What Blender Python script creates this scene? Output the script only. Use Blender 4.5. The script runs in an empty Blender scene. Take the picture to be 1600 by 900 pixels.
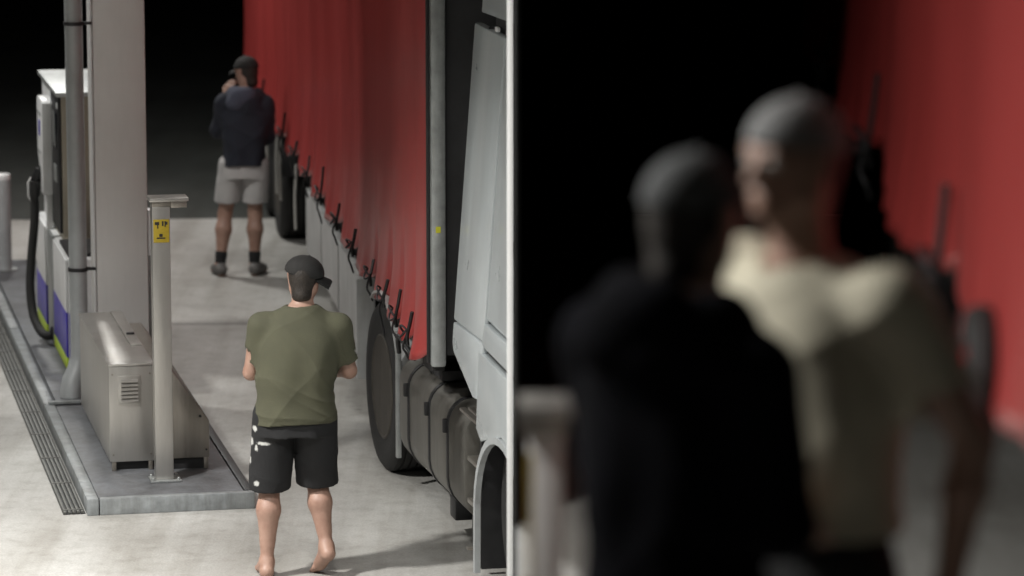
import bpy, bmesh, math, random
import numpy as np
from mathutils import Vector, Matrix, Euler

random.seed(7)
scene = bpy.context.scene
COL = scene.collection
R = math.radians

# ------------------------------------------------------------------ camera
cam_data = bpy.data.cameras.new("camera")
cam = bpy.data.objects.new("camera", cam_data)
COL.objects.link(cam)
scene.camera = cam
cam_data.sensor_width = 36.0
cam_data.lens = 135.0
cam_data.clip_start = 0.1
cam_data.clip_end = 2000.0
cam.location = (0.0, 0.0, 5.1)
cam.rotation_euler = (R(90.0 - 9.555), 0.0, 0.0)
cam_data.dof.use_dof = True
cam_data.dof.focus_distance = 22.0
cam_data.dof.aperture_fstop = 1.9

# ------------------------------------------------------------------ world: night sky
world = bpy.data.worlds.new("World")
scene.world = world
world.use_nodes = True
wn = world.node_tree
bg = wn.nodes["Background"]
sky = wn.nodes.new("ShaderNodeTexSky")
sky.sky_type = 'NISHITA'
sky.sun_disc = False
sky.sun_elevation = R(-6.0)
sky.sun_rotation = R(200.0)
wn.links.new(sky.outputs[0], bg.inputs[0])
bg.inputs[1].default_value = 0.05

# ------------------------------------------------------------------ exposure
scene.view_settings.view_transform = 'Standard'
scene.view_settings.look = 'None'
scene.view_settings.gamma = 1.0
scene.view_settings.exposure = 0.0
scene.render.engine = 'CYCLES'
scene.cycles.use_denoising = True
scene.cycles.max_bounces = 6
scene.cycles.sample_clamp_indirect = 4.0

# canopy floodlights: x, y, watts, beam spread in degrees  (fixtures are built further down, under the canopy)
LAMP_Z = 5.62
LAMPS = [(-4.7, 18.5, 620, 121), (-5.4, 27.2, 125, 130), (-1.35, 26.9, 50, 145), (-1.0, 15.0, 275, 134), (-1.9, 8.1, 215, 165), (-4.4, 33.5, 210, 170)]  # two of these are added, to whiten the divider and lift far asphalt
LAMP_COL = (1.0, 0.985, 0.945)

# ================================================================== helpers
def srgb(r, g, b):
    f = lambda c: (c / 255.0 / 12.92) if c <= 10.3 else ((c / 255.0 + 0.055) / 1.055) ** 2.4
    return (f(r), f(g), f(b), 1.0)

def rgba(c):
    return (c[0], c[1], c[2], 1.0)

MATS = {}
def mat(name, col, rough=0.5, metal=0.0, var=0.12, scale=6.0, bump=0.0, bscale=60.0, col2=None, spec=0.5,
        stretch=(1, 1, 1), coat=0.0, emit=None, estr=0.0, rvar=0.1, trans=0.0, dirt=0.0, dcol=(0.5, 0.47, 0.43)):
    if name in MATS:
        return MATS[name]
    m = bpy.data.materials.new(name)
    m.use_nodes = True
    nt = m.node_tree
    b = nt.nodes["Principled BSDF"]
    tc = nt.nodes.new("ShaderNodeTexCoord")
    mp = nt.nodes.new("ShaderNodeMapping")
    mp.inputs["Scale"].default_value = stretch
    nt.links.new(tc.outputs["Object"], mp.inputs[0])
    nz = nt.nodes.new("ShaderNodeTexNoise")
    nz.inputs["Scale"].default_value = scale
    nz.inputs["Detail"].default_value = 6.0
    nz.inputs["Roughness"].default_value = 0.62
    nt.links.new(mp.outputs[0], nz.inputs["Vector"])
    rp = nt.nodes.new("ShaderNodeValToRGB")
    rp.color_ramp.elements[0].position = 0.3
    rp.color_ramp.elements[1].position = 0.72
    c1 = rgba([max(0, c * (1 - var)) for c in col[:3]])
    c2 = rgba(col2[:3]) if col2 else rgba([min(1, c * (1 + var)) for c in col[:3]])
    rp.color_ramp.elements[0].color = c1
    rp.color_ramp.elements[1].color = c2
    nt.links.new(nz.outputs["Fac"], rp.inputs[0])
    cout = rp.outputs[0]
    if dirt > 0:
        for k, (sc, st) in enumerate(((2.2, (1, 1, .25)), (14.0, (1, 1, .12)))):
            m2 = nt.nodes.new("ShaderNodeMapping"); m2.inputs["Scale"].default_value = st
            m2.inputs["Location"].default_value = (3.1 * k, 1.7, .4)
            nt.links.new(tc.outputs["Object"], m2.inputs[0])
            n3 = nt.nodes.new("ShaderNodeTexNoise"); n3.inputs["Scale"].default_value = sc
            n3.inputs["Detail"].default_value = 8.0; n3.inputs["Roughness"].default_value = .7
            nt.links.new(m2.outputs[0], n3.inputs["Vector"])
            r3 = nt.nodes.new("ShaderNodeValToRGB")
            r3.color_ramp.elements[0].position = .36; r3.color_ramp.elements[1].position = .60
            r3.color_ramp.elements[0].color = rgba(dcol); r3.color_ramp.elements[1].color = (1, 1, 1, 1)
            nt.links.new(n3.outputs["Fac"], r3.inputs[0])
            mx = nt.nodes.new("ShaderNodeMix"); mx.data_type = 'RGBA'; mx.blend_type = 'MULTIPLY'
            mx.inputs[0].default_value = dirt
            nt.links.new(cout, mx.inputs[6]); nt.links.new(r3.outputs[0], mx.inputs[7])
            cout = mx.outputs[2]
    nt.links.new(cout, b.inputs["Base Color"])
    mr = nt.nodes.new("ShaderNodeMapRange")
    mr.inputs["To Min"].default_value = max(0.02, rough - rvar)
    mr.inputs["To Max"].default_value = min(1.0, rough + rvar)
    nt.links.new(nz.outputs["Fac"], mr.inputs[0])
    nt.links.new(mr.outputs[0], b.inputs["Roughness"])
    b.inputs["Metallic"].default_value = metal
    b.inputs["Specular IOR Level"].default_value = spec
    b.inputs["Coat Weight"].default_value = coat
    b.inputs["Transmission Weight"].default_value = trans
    if emit:
        b.inputs["Emission Color"].default_value = rgba(emit)
        b.inputs["Emission Strength"].default_value = estr
    if bump > 0:
        n2 = nt.nodes.new("ShaderNodeTexNoise")
        n2.inputs["Scale"].default_value = bscale
        n2.inputs["Detail"].default_value = 4.0
        nt.links.new(mp.outputs[0], n2.inputs["Vector"])
        bp = nt.nodes.new("ShaderNodeBump")
        bp.inputs["Strength"].default_value = bump
        bp.inputs["Distance"].default_value = 0.01
        nt.links.new(n2.outputs["Fac"], bp.inputs["Height"])
        nt.links.new(bp.outputs[0], b.inputs["Normal"])
    MATS[name] = m
    return m

def ground_mat(name, base, stain, rough):
    """broad stains, tyre-dark smears and fine grain"""
    m = bpy.data.materials.new(name)
    m.use_nodes = True
    nt = m.node_tree
    b = nt.nodes["Principled BSDF"]
    tc = nt.nodes.new("ShaderNodeTexCoord")
    def noise(sc, det, stretch=(1, 1, 1), rot=0.0):
        mp = nt.nodes.new("ShaderNodeMapping")
        mp.inputs["Scale"].default_value = stretch
        mp.inputs["Rotation"].default_value = (0, 0, rot)
        nt.links.new(tc.outputs["Object"], mp.inputs[0])
        n = nt.nodes.new("ShaderNodeTexNoise")
        n.inputs["Scale"].default_value = sc
        n.inputs["Detail"].default_value = det
        n.inputs["Roughness"].default_value = 0.6
        nt.links.new(mp.outputs[0], n.inputs["Vector"])
        return n.outputs["Fac"]
    def ramp(f, a, z, c0, c1):
        r = nt.nodes.new("ShaderNodeValToRGB")
        r.color_ramp.elements[0].position = a
        r.color_ramp.elements[1].position = z
        r.color_ramp.elements[0].color = c0
        r.color_ramp.elements[1].color = c1
        nt.links.new(f, r.inputs[0])
        return r.outputs[0]
    def mul(a, c, fac=1.0):
        x = nt.nodes.new("ShaderNodeMix")
        x.data_type = 'RGBA'
        x.blend_type = 'MULTIPLY'
        x.inputs[0].default_value = fac
        nt.links.new(a, x.inputs[6])
        nt.links.new(c, x.inputs[7])
        return x.outputs[2]
    W = (1, 1, 1, 1)
    c = ramp(noise(0.55, 5), 0.34, 0.66, rgba(stain), rgba(base))
    c = mul(c, ramp(noise(0.9, 4, (2.6, 0.35, 1), 0.21), 0.3, 0.55, (0.72, 0.7, 0.67, 1), W), 0.8)
    c = mul(c, ramp(noise(7.0, 6), 0.36, 0.5, (0.78, 0.77, 0.75, 1), W), 0.55)
    c = mul(c, ramp(noise(90.0, 3), 0.3, 0.7, (0.8, 0.8, 0.8, 1), (1.1, 1.1, 1.1, 1)), 0.8)
    c = mul(c, ramp(noise(2.2, 5, (3.2, 0.10, 1), 0.22), 0.36, 0.52, (0.72, 0.70, 0.67, 1), W), 0.38)
    vo = nt.nodes.new("ShaderNodeTexVoronoi")
    vo.inputs["Scale"].default_value = 1.7
    nt.links.new(tc.outputs["Object"], vo.inputs["Vector"])
    c = mul(c, ramp(vo.outputs["Distance"], 0.03, 0.07, (0.45, 0.44, 0.42, 1), W), 0.6)
    nt.links.new(c, b.inputs["Base Color"])
    mr = nt.nodes.new("ShaderNodeMapRange")
    mr.inputs["To Min"].default_value = rough - 0.2
    mr.inputs["To Max"].default_value = rough + 0.15
    nt.links.new(noise(1.3, 5), mr.inputs[0])
    nt.links.new(mr.outputs[0], b.inputs["Roughness"])
    bp = nt.nodes.new("ShaderNodeBump")
    bp.inputs["Strength"].default_value = 0.25
    bp.inputs["Distance"].default_value = 0.01
    nt.links.new(noise(55.0, 5), bp.inputs["Height"])
    nt.links.new(bp.outputs[0], b.inputs["Normal"])
    return m

class MB:
    def __init__(s):
        s.v = []; s.f = []
    def add(s, vs, fs):
        o = len(s.v)
        s.v += [tuple(p) for p in vs]
        s.f += [tuple(i + o for i in f) for f in fs]
        return s
    def box(s, x0, x1, y0, y1, z0, z1):
        vs = [(x, y, z) for z in (z0, z1) for y in (y0, y1) for x in (x0, x1)]
        return s.add(vs, [(0, 2, 3, 1), (4, 5, 7, 6), (0, 1, 5, 4), (2, 6, 7, 3), (0, 4, 6, 2), (1, 3, 7, 5)])
    def prism(s, poly, a, b, fn):
        """poly 2d, extruded from a to b; fn(p, q, t) -> xyz"""
        n = len(poly)
        vs = [fn(p, q, a) for p, q in poly] + [fn(p, q, b) for p, q in poly]
        fs = [tuple(range(n)), tuple(range(2 * n - 1, n - 1, -1))]
        fs += [(i, i + n, (i + 1) % n + n, (i + 1) % n) for i in range(n)]
        return s.add(vs, fs)
    def tube(s, pts, r, n=10, caps=True):
        pts = [Vector(p) for p in pts]
        rs = r if isinstance(r, (list, tuple)) else [r] * len(pts)
        vs = []; fs = []
        up = Vector((0, 0, 1))
        d0 = (pts[1] - pts[0]).normalized()
        if abs(d0.dot(up)) > 0.9: up = Vector((0, 1, 0))
        for i, p in enumerate(pts):
            d = (pts[min(i + 1, len(pts) - 1)] - pts[max(i - 1, 0)]).normalized()
            a = d.cross(up)
            if a.length < 1e-4: a = d.cross(Vector((1, 0, 0)))
            a.normalize(); b = a.cross(d).normalized(); up = b
            for k in range(n):
                t = 2 * math.pi * k / n
                vs.append(p + (a * math.cos(t) + b * math.sin(t)) * rs[i])
        for i in range(len(pts) - 1):
            for k in range(n):
                fs.append((i * n + k, i * n + (k + 1) % n, (i + 1) * n + (k + 1) % n, (i + 1) * n + k))
        if caps:
            fs.append(tuple(range(n - 1, -1, -1)))
            fs.append(tuple(range((len(pts) - 1) * n, len(pts) * n)))
        return s.add(vs, fs)
    def lathe(s, prof, c, axis='z', n=32, closed=False):
        """prof: list of (radius, height) about axis through c"""
        vs = []; fs = []
        for r, h in prof:
            for k in range(n):
                t = 2 * math.pi * k / n
                p, q = r * math.cos(t), r * math.sin(t)
                w = {'z': (p, q, h), 'x': (h, p, q), 'y': (q, h, p)}[axis]
                vs.append((c[0] + w[0], c[1] + w[1], c[2] + w[2]))
        m = len(prof)
        for i in range(m if closed else m - 1):
            j = (i + 1) % m
            for k in range(n):
                fs.append((i * n + k, i * n + (k + 1) % n, j * n + (k + 1) % n, j * n + k))
        if not closed:
            fs.append(tuple(range(n - 1, -1, -1)))
            fs.append(tuple(range((m - 1) * n, m * n)))
        return s.add(vs, fs)
    def build(s, name, m, parent=None, bevel=0.0, smooth=False, seg=2, solid=0.0):
        me = bpy.data.meshes.new(name)
        me.from_pydata(s.v, [], s.f)
        bm = bmesh.new(); bm.from_mesh(me)
        bmesh.ops.recalc_face_normals(bm, faces=bm.faces)
        if bevel > 0:
            es = [e for e in bm.edges if len(e.link_faces) == 2 and e.calc_face_angle(0) > 0.5]
            bmesh.ops.bevel(bm, geom=es, offset=bevel, segments=seg, profile=0.6, affect='EDGES', clamp_overlap=True)
        bm.to_mesh(me); bm.free()
        if smooth or bevel > 0:
            me.shade_smooth()
            me.set_sharp_from_angle(angle=R(38))
        me.materials.append(m)
        o = bpy.data.objects.new(name, me)
        COL.objects.link(o)
        if parent: o.parent = parent
        if solid:
            md = o.modifiers.new("thick", 'SOLIDIFY'); md.thickness = solid
        return o

def box(name, m, parent, x0, x1, y0, y1, z0, z1, bevel=0.004):
    return MB().box(x0, x1, y0, y1, z0, z1).build(name, m, parent, bevel)

def thing(name, label, cat, loc=(0, 0, 0), yaw=0.0, group=None):
    o = bpy.data.objects.new(name, None)
    COL.objects.link(o)
    o.location = loc; o.rotation_euler = (0, 0, yaw)
    o["label"] = label; o["category"] = cat
    if group: o["group"] = group
    return o

def tag(o, label, cat, group=None):
    o["label"] = label; o["category"] = cat
    if group: o["group"] = group
    return o

def struct(o):
    o["kind"] = "structure"
    return o

def text(name, body, size, m, parent, loc, rot, depth=0.001):
    cu = bpy.data.curves.new(name, 'FONT')
    cu.body = body; cu.size = size; cu.extrude = depth
    cu.align_x = 'CENTER'; cu.align_y = 'CENTER'
    o = bpy.data.objects.new(name, cu)
    me = bpy.data.meshes.new_from_object(o)
    bpy.data.objects.remove(o)
    me.materials.clear(); me.materials.append(m)
    o = bpy.data.objects.new(name, me); COL.objects.link(o)
    o.location = loc; o.rotation_euler = rot
    if parent: o.parent = parent
    return o

# ================================================================== materials
M_CONC = ground_mat("concrete", (0.50, 0.495, 0.475), (0.31, 0.30, 0.28), 0.62)
M_ASPH = ground_mat("asphalt", (0.06, 0.064, 0.059), (0.04, 0.043, 0.04), 0.8)
M_ISL = mat("island_paint", (0.14, 0.147, 0.16), 0.5, 0, 0.3, 3.5, 0.25, 40, dirt=0.5)
M_ISLED = mat("island_edge", (0.27, 0.29, 0.3), 0.45, 0.0, 0.3, 9, 0.1, 60, dirt=0.5)
M_STEEL = mat("stainless", (0.52, 0.505, 0.48), 0.34, 0.85, 0.08, 5, 0.05, 150, stretch=(1, 1, 0.12), dirt=0.16)
M_STEELD = mat("stainless_brushed_dark", (0.36, 0.335, 0.30), 0.36, 0.85, 0.1, 5, 0.04, 160, stretch=(6, 6, 0.2), dirt=0.2)
M_GALV = mat("galvanised", (0.42, 0.44, 0.44), 0.45, 0.6, 0.2, 14, dirt=0.25)
M_GRATE = mat("grate_steel", (0.13, 0.13, 0.12), 0.5, 0.5, 0.35, 8)
M_BLACK = mat("black_plastic", (0.012, 0.012, 0.013), 0.5, 0, 0.3, 10, 0.1, 80)
M_RUB = mat("rubber", (0.016, 0.016, 0.016), 0.75, 0, 0.4, 9, 0.3, 70, dirt=0.3)
M_COLP = mat("column_paint", (0.68, 0.67, 0.66), 0.5, 0, 0.05, 2.2, 0.04, 50, dirt=0.07)
M_PIPE = mat("pipe_grey", (0.40, 0.42, 0.43), 0.42, 0.1, 0.12, 5, dirt=0.2)
M_WHITE = mat("white_panel", (0.78, 0.79, 0.80), 0.35, 0, 0.06, 4, dirt=0.2)
M_BLUE = mat("blue_panel", (0.045, 0.028, 0.42), 0.35, 0, 0.15, 5, dirt=0.2)
M_LIME = mat("lime_stripe", (0.50, 0.66, 0.03), 0.4, 0, 0.1, 6)
M_BEIGE = mat("dispenser_end", (0.36, 0.335, 0.27), 0.42, 0.25, 0.1, 4, stretch=(1, 1, 0.2), dirt=0.25)
M_YEL = mat("yellow_label", (0.34, 0.25, 0.015), 0.5, 0, 0.15, 12)
M_RED = mat("red_vinyl", (0.40, 0.05, 0.047), 0.32, 0, 0.09, 1.2, 0.04, 14, stretch=(1, 1, 0.25), dirt=0.14)
M_REDL = mat("red_lens", (0.4, 0.02, 0.02), 0.2, 0, 0.1, 6)
M_CAB = mat("cab_paint", (0.45, 0.485, 0.50), 0.3, 0.0, 0.06, 1.5, 0, 1, coat=0.35, dirt=0.1)
M_CHAS = mat("chassis", (0.022, 0.022, 0.024), 0.6, 0.1, 0.4, 7, 0.1, 40)
M_TANK = mat("tank_aluminium", (0.17, 0.165, 0.15), 0.42, 0.55, 0.2, 3, 0.06, 30, dirt=0.35)
M_RIM = mat("rim", (0.085, 0.078, 0.068), 0.6, 0.3, 0.3, 9, dirt=0.5)
M_SKIRT = mat("side_skirt_paint", (0.50, 0.51, 0.51), 0.5, 0, 0.14, 3, 0.05, 20, dirt=0.3)
M_GLASS = mat("dark_glass", (0.02, 0.022, 0.025), 0.08, 0, 0.1, 3)
M_NIGHT = mat("night_black", (0.006, 0.0068, 0.0062), 0.9, 0, 0.3, 2, 0.1, 20, spec=0.15)  # near-black colour standing in for the darkness of night
M_DIVIDER = mat("white_divider_paint", (0.92, 0.92, 0.915), 0.5, 0, 0.02, 3)
M_SOFF = mat("soffit", (0.4, 0.4, 0.39), 0.6, 0, 0.08, 2)
M_LENS = mat("lamp_lens", (0.9, 0.9, 0.88), 0.4, 0, 0.02, 3, emit=LAMP_COL, estr=6.0)
M_SKIN = mat("skin", (0.34, 0.195, 0.145), 0.5, 0, 0.14, 11, 0.12, 160, col2=(.42, .265, .205))
M_HAIR = mat("hair", (0.022, 0.016, 0.012), 0.6, 0, 0.4, 40, 0.5, 120)
M_OLIVE = mat("olive_tee", (0.072, 0.071, 0.043), 0.85, 0, 0.12, 7, 0.35, 260)
M_PALE = mat("pale_tee", (0.50, 0.465, 0.36), 0.85, 0, 0.08, 6, 0.3, 260)
M_NAVY = mat("navy_hoodie", (0.014, 0.017, 0.028), 0.85, 0, 0.25, 8, 0.4, 220)
M_HOOD = mat("hood_lining", (0.06, 0.066, 0.095), 0.9, 0, 0.2, 8, 0.4, 200)
M_BLKH = mat("black_hoodie", (0.0035, 0.0035, 0.005), 0.95, 0, 0.3, 8, 0.3, 220, spec=0.05)
M_GSHORT = mat("grey_shorts", (0.46, 0.455, 0.45), 0.85, 0, 0.1, 8, 0.3, 220)
M_CAPK = mat("black_cap", (0.012, 0.011, 0.0105), 0.8, 0, 0.3, 10, 0.3, 200)
M_CAPD = mat("dark_grey_cap", (0.075, 0.078, 0.08), 0.85, 0, 0.2, 10, 0.3, 200)
M_CAPG = mat("grey_cap", (0.2, 0.2, 0.2), 0.8, 0, 0.15, 10, 0.3, 200)
M_SOCK = mat("black_sock", (0.014, 0.014, 0.015), 0.9, 0, 0.2, 20, 0.3, 200)
M_SHOE = mat("grey_shoe", (0.13, 0.125, 0.12), 0.7, 0, 0.3, 20, 0.2, 120)
M_SHOEK = mat("dark_shoe", (0.03, 0.027, 0.025), 0.7, 0, 0.3, 20, 0.2, 120)
M_EYEW = mat("eye_white", (0.7, 0.68, 0.65), 0.2, 0, 0.02, 5)

def shorts_print():
    """black shorts with a few pale motifs printed down the left side"""
    m = mat("printed_shorts", (0.010, 0.010, 0.011), 0.85, 0, 0.3, 9, 0.3, 220)
    nt = m.node_tree; b = nt.nodes["Principled BSDF"]
    tc = nt.nodes.new("ShaderNodeTexCoord")
    nz = nt.nodes.new("ShaderNodeTexNoise"); nz.inputs["Scale"].default_value = 70
    nt.links.new(tc.outputs["Object"], nz.inputs["Vector"])
    acc = None
    for (x, z, sx, sz) in [(-.212, .842, .016, .020), (-.235, .765, .016, .030), (-.205, .735, .012, .022), (-.165, .765, .045, .012),
                           (-.245, .66, .012, .026), (-.205, .535, .018, .020), (.10, .905, .022, .018)]:
        mp = nt.nodes.new("ShaderNodeMapping"); mp.vector_type = 'POINT'
        mp.inputs["Location"].default_value = (-x / sx, 0, -z / sz)
        mp.inputs["Scale"].default_value = (1 / sx, 0, 1 / sz)
        nt.links.new(tc.outputs["Object"], mp.inputs[0])
        ln = nt.nodes.new("ShaderNodeVectorMath"); ln.operation = 'LENGTH'
        nt.links.new(mp.outputs[0], ln.inputs[0])
        ad = nt.nodes.new("ShaderNodeMath"); ad.operation = 'ADD'
        nt.links.new(ln.outputs["Value"], ad.inputs[0]); nt.links.new(nz.outputs["Fac"], ad.inputs[1])
        lt = nt.nodes.new("ShaderNodeMapRange")
        lt.inputs["From Min"].default_value = 1.0; lt.inputs["From Max"].default_value = 1.45
        lt.inputs["To Min"].default_value = 1.0; lt.inputs["To Max"].default_value = 0.0
        nt.links.new(ad.outputs[0], lt.inputs[0])
        if acc is None: acc = lt.outputs[0]
        else:
            mx = nt.nodes.new("ShaderNodeMath"); mx.operation = 'MAXIMUM'
            nt.links.new(acc, mx.inputs[0]); nt.links.new(lt.outputs[0], mx.inputs[1]); acc = mx.outputs[0]
    old = b.inputs["Base Color"].links[0].from_socket
    mix = nt.nodes.new("ShaderNodeMix"); mix.data_type = 'RGBA'
    nt.links.new(acc, mix.inputs[0]); nt.links.new(old, mix.inputs[6])
    mix.inputs[7].default_value = (0.5, 0.5, 0.48, 1)
    nt.links.new(mix.outputs[2], b.inputs["Base Color"])
    return m
M_PRINT = shorts_print()

# ================================================================== the setting
g = MB().add([(-400, -60, 0), (400, -60, 0), (400, 900, 0), (-400, 900, 0)], [(0, 1, 2, 3)]).build("asphalt_ground", M_ASPH)
struct(g)
g = MB().add([(-16, -6, .004), (9, -6, .004), (9, 34.6, .004), (-16, 33.35, .004)], [(0, 1, 2, 3)]).build("concrete_forecourt", M_CONC)
struct(g)

for (ya, yb) in ((28.15, 29.0), (19.3, 19.9)):
    MB().add([(-16, ya, .0085), (9, yb, .0085), (9, yb + .014, .0085), (-16, ya + .014, .0085)], [(0, 1, 2, 3)]).build("joint_sealant", M_BLACK, g)
MB().add([(-6.2, 10, .0087), (-6.186, 10, .0087), (-9.586, 33.5, .0087), (-9.6, 33.5, .0087)], [(0, 1, 2, 3)]).build("joint_sealant", M_BLACK, g)

# raised deck on the right, where the two men of the close view stand
DZ = 2.40
box("raised_deck", M_ISLED, None, 0.012, 7.0, 3.2, 18.15, 0.0, DZ, 0)["kind"] = "structure"
struct(MB().add([(0.02, 3.22, DZ + .004), (6.9, 3.22, DZ + .004), (6.9, 13.4, DZ + .004), (0.02, 13.4, DZ + .004)], [(0, 1, 2, 3)]).build("deck_pavement", M_CONC))
struct(MB().add([(0.02, 13.4, DZ + .004), (6.9, 13.4, DZ + .004), (6.9, 18.1, DZ + .004), (0.02, 18.1, DZ + .004)], [(0, 1, 2, 3)]).build("deck_roadway", M_ASPH))
t = thing("night_backdrop", "tall black backdrop added for the night dark behind the blurred pair", "wall", (0, 18.2, 0))  # added black backdrop in place of open night, also hides the cab
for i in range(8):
    box("backdrop_panel", M_NIGHT, t, 0.006 + i * .9, 0.006 + i * .9 + .896, 0, .09, 0, 5.72, .004)
box("light_blocker", M_NIGHT, t, .006, .018, -6.6, -.035, 0, 5.72, 0)  # edge-on sheet added to keep the left lamps off the far deck
o = box("white_divider", M_DIVIDER, None, -0.0245, 0.0035, 18.16, 18.33, 0, 5.72, .002)  # added strip dividing the two views, no real post
tag(o, "slim white full height divider added at the left end of the black backdrop", "post")

# canopy over the whole forecourt
t = thing("canopy", "flat white panelled canopy roof carried by the off-white column", "canopy", (0, 0, 0))
for i in range(6):
    for j in range(9):
        box("soffit_panel", M_SOFF, t, -9 + i * 2.0, -9 + i * 2.0 + 1.99, -2 + j * 4.0, -2 + j * 4.0 + 3.99, 5.74, 5.78, 0)
for a in [(-9.1, 3.1, -2.15, -2.02), (-9.1, 3.1, 34.02, 34.15)]:
    box("fascia", M_WHITE, t, a[0], a[1], a[2], a[3], 5.6, 6.3, .01)
for a in [(-9.15, -9.02), (3.0, 3.1)]:
    box("fascia", M_WHITE, t, a[0], a[1], -2.0, 34.0, 5.6, 6.3, .01)
LW = ["over the pump island's near end", "over the pump island's far end", "over the lane beside the red trailer",
      "added over the open front to whiten the divider", "above the raised deck", "at the canopy's dark far edge"]
for i, (x, y, w, spread) in enumerate(LAMPS):
    t = thing("canopy_light", "square recessed canopy floodlight " + LW[i], "light", (x, y, LAMP_Z), 0, "canopy floodlights")
    MB().box(-.28, .28, -.28, .28, .03, .11).build("housing", M_GALV, t, .01)
    MB().box(-.24, .24, -.24, .24, .012, .028).build("lens", M_LENS, t)
    ld = bpy.data.lights.new("lamp", 'AREA'); ld.shape = 'SQUARE'; ld.size = 0.42
    ld.energy = w; ld.color = LAMP_COL; ld.spread = R(spread)
    lo = bpy.data.objects.new("lamp", ld); COL.objects.link(lo); lo.parent = t
    lo.location = (0, 0, 0.0)

# ================================================================== pump island
IS = (-2.51, 22.15, 0.0); IY = R(11.8)
def world_of(x, y, o=IS, a=IY):
    return (o[0] + math.cos(a) * x - math.sin(a) * y, o[1] + math.sin(a) * x + math.cos(a) * y)

t = thing("pump_island", "low grey painted concrete island carrying the pump, column and cabinet", "island", IS, IY)
box("slab", M_ISL, t, .075, .945, .06, 9.0, 0.003, .098, .008)
box("raised_pad", M_ISL, t, .08, .94, 2.95, 8.95, .0985, .122, .006)
for (a, b) in ((0.0, 2.93), (2.94, 5.9), (5.91, 9.0)):
    box("edge_kerb", M_ISLED, t, .0, .072, a, b, 0.003, .106, .012)
    box("edge_kerb", M_BLACK, t, .948, 1.0, a + (.07 if a == 0 else 0), b, 0.003, .106, .008)
box("front_kerb", M_ISLED, t, .0755, 1.0, .0, .057, 0.003, .106, .012)
box("pad_edge", M_ISLED, t, .03, .25, 2.90, 2.945, .107, .126, .004)
box("kerb_stud", M_WHITE, t, .955, .99, 3.05, 3.12, .106, .125, .004)

t = thing("drain_channel", "slotted dark steel drain grating along the island's left kerb", "drain", (IS[0], IS[1], 0), IY)
box("channel_tray", M_BLACK, t, -.135, -.004, .06, 9.0, .005, .009, 0)
for k in range(5):
    box("grate_bar", M_GRATE, t, -.132 + k * .026, -.132 + k * .026 + .014, .065, 9.0, .0095, .022, .002)
for k in range(12):
    box("cross_bar", M_GRATE, t, -.132, -.012, .1 + k * .75, .118 + k * .75, .0222, .026, .002)

# ---- column + downpipe
t = thing("canopy_column", "thick square off-white painted column rising out of the pump island", "column", world_of(.555, 3.28) + (0,), IY)
box("shaft", M_COLP, t, -.175, .175, -.18, .18, .124, 5.72, .02)
box("base_plate", M_GALV, t, -.23, .23, -.24, .24, .124, .14, .004)
box("call_box", M_WHITE, t, .177, .24, -.16, -.04, 1.05, 1.36, .012)
box("conduit", M_GALV, t, .18, .215, -.12, -.085, .14, 1.05, .01)
box("edge_highlight", M_WHITE, t, -.187, -.177, -.19, -.15, .14, 5.7, .003)  # white strip painting in the bright reflection along the column's left edge

t = thing("downpipe", "round grey drainpipe strapped to the left of the off-white column", "pipe", world_of(.26, 3.1) + (0,), IY)
MB().tube([(0, 0, 5.7), (0, 0, 3), (0, 0, 1.6), (0, 0, .42), (-.005, -.01, .33), (-.03, -.03, .27)], .06, 20).build("tube", M_PIPE, t, smooth=True)
MB().tube([(-.005, -.01, .36), (-.02, -.02, .30), (-.055, -.04, .23), (-.07, -.05, .17), (-.07, -.05, .125)], [.068, .07, .072, .07, .072], 20).build("elbow", M_PIPE, t, smooth=True)
for z in (.98, 2.62, 4.2):
    MB().lathe([(.0605, -.012), (.068, -.012), (.068, .012), (.0605, .012)], (0, 0, z), 'z', 24, True).build("clamp", M_CHAS, t, smooth=True)
    box("clamp_bracket", M_CHAS, t, .066, .118, -.012, .012, z - .01, z + .01, .002)
# the bracket reaches the column's side

# ---- stainless cabinets
t = thing("steel_cabinet", "long stainless steel cabinet with louvred vent in front of the column", "cabinet", world_of(.22, .78) + (.1,), IY)
box("body", M_STEEL, t, 0, .272, 0, 1.85, .055, .648, .006)
box("lid", M_STEEL, t, -.006, .278, -.008, 1.858, .650, .664, .004)
box("lid", M_STEEL, t, .20, .268, .6, 1.84, .6645, .672, .002)
box("lid_latch", M_BLACK, t, .212, .262, .95, .975, .6725, .684, .003)
box("gap_shade", M_BLACK, t, .03, .25, .05, 1.8, 0, .054, 0)  # black block painting the shade in the open gap under the cabinet
for x in (.012, .235):
    box("foot", M_STEELD, t, x, x + .025, .004, .03, 0, .0545, .002)
vent = box("vent", M_STEEL, t, .055, .19, -.012, -.0005, .42, .59, .003)
for k in range(6):
    o = MB().prism([(-.030, 0), (-.0125, .017), (-.0125, .012), (-.026, 0)], .07, .175, lambda p, q, x: (x, p, q)).build("louvre", M_STEEL, vent)
    o.location = (0, 0, .434 + k * .024)
for x, z in ((.02, .60), (.25, .60), (.02, .1), (.25, .1)):
    MB().lathe([(.006, 0), (.006, .004)], (x, -.005, z), 'y', 10).build("screw", M_STEELD, t)

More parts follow.
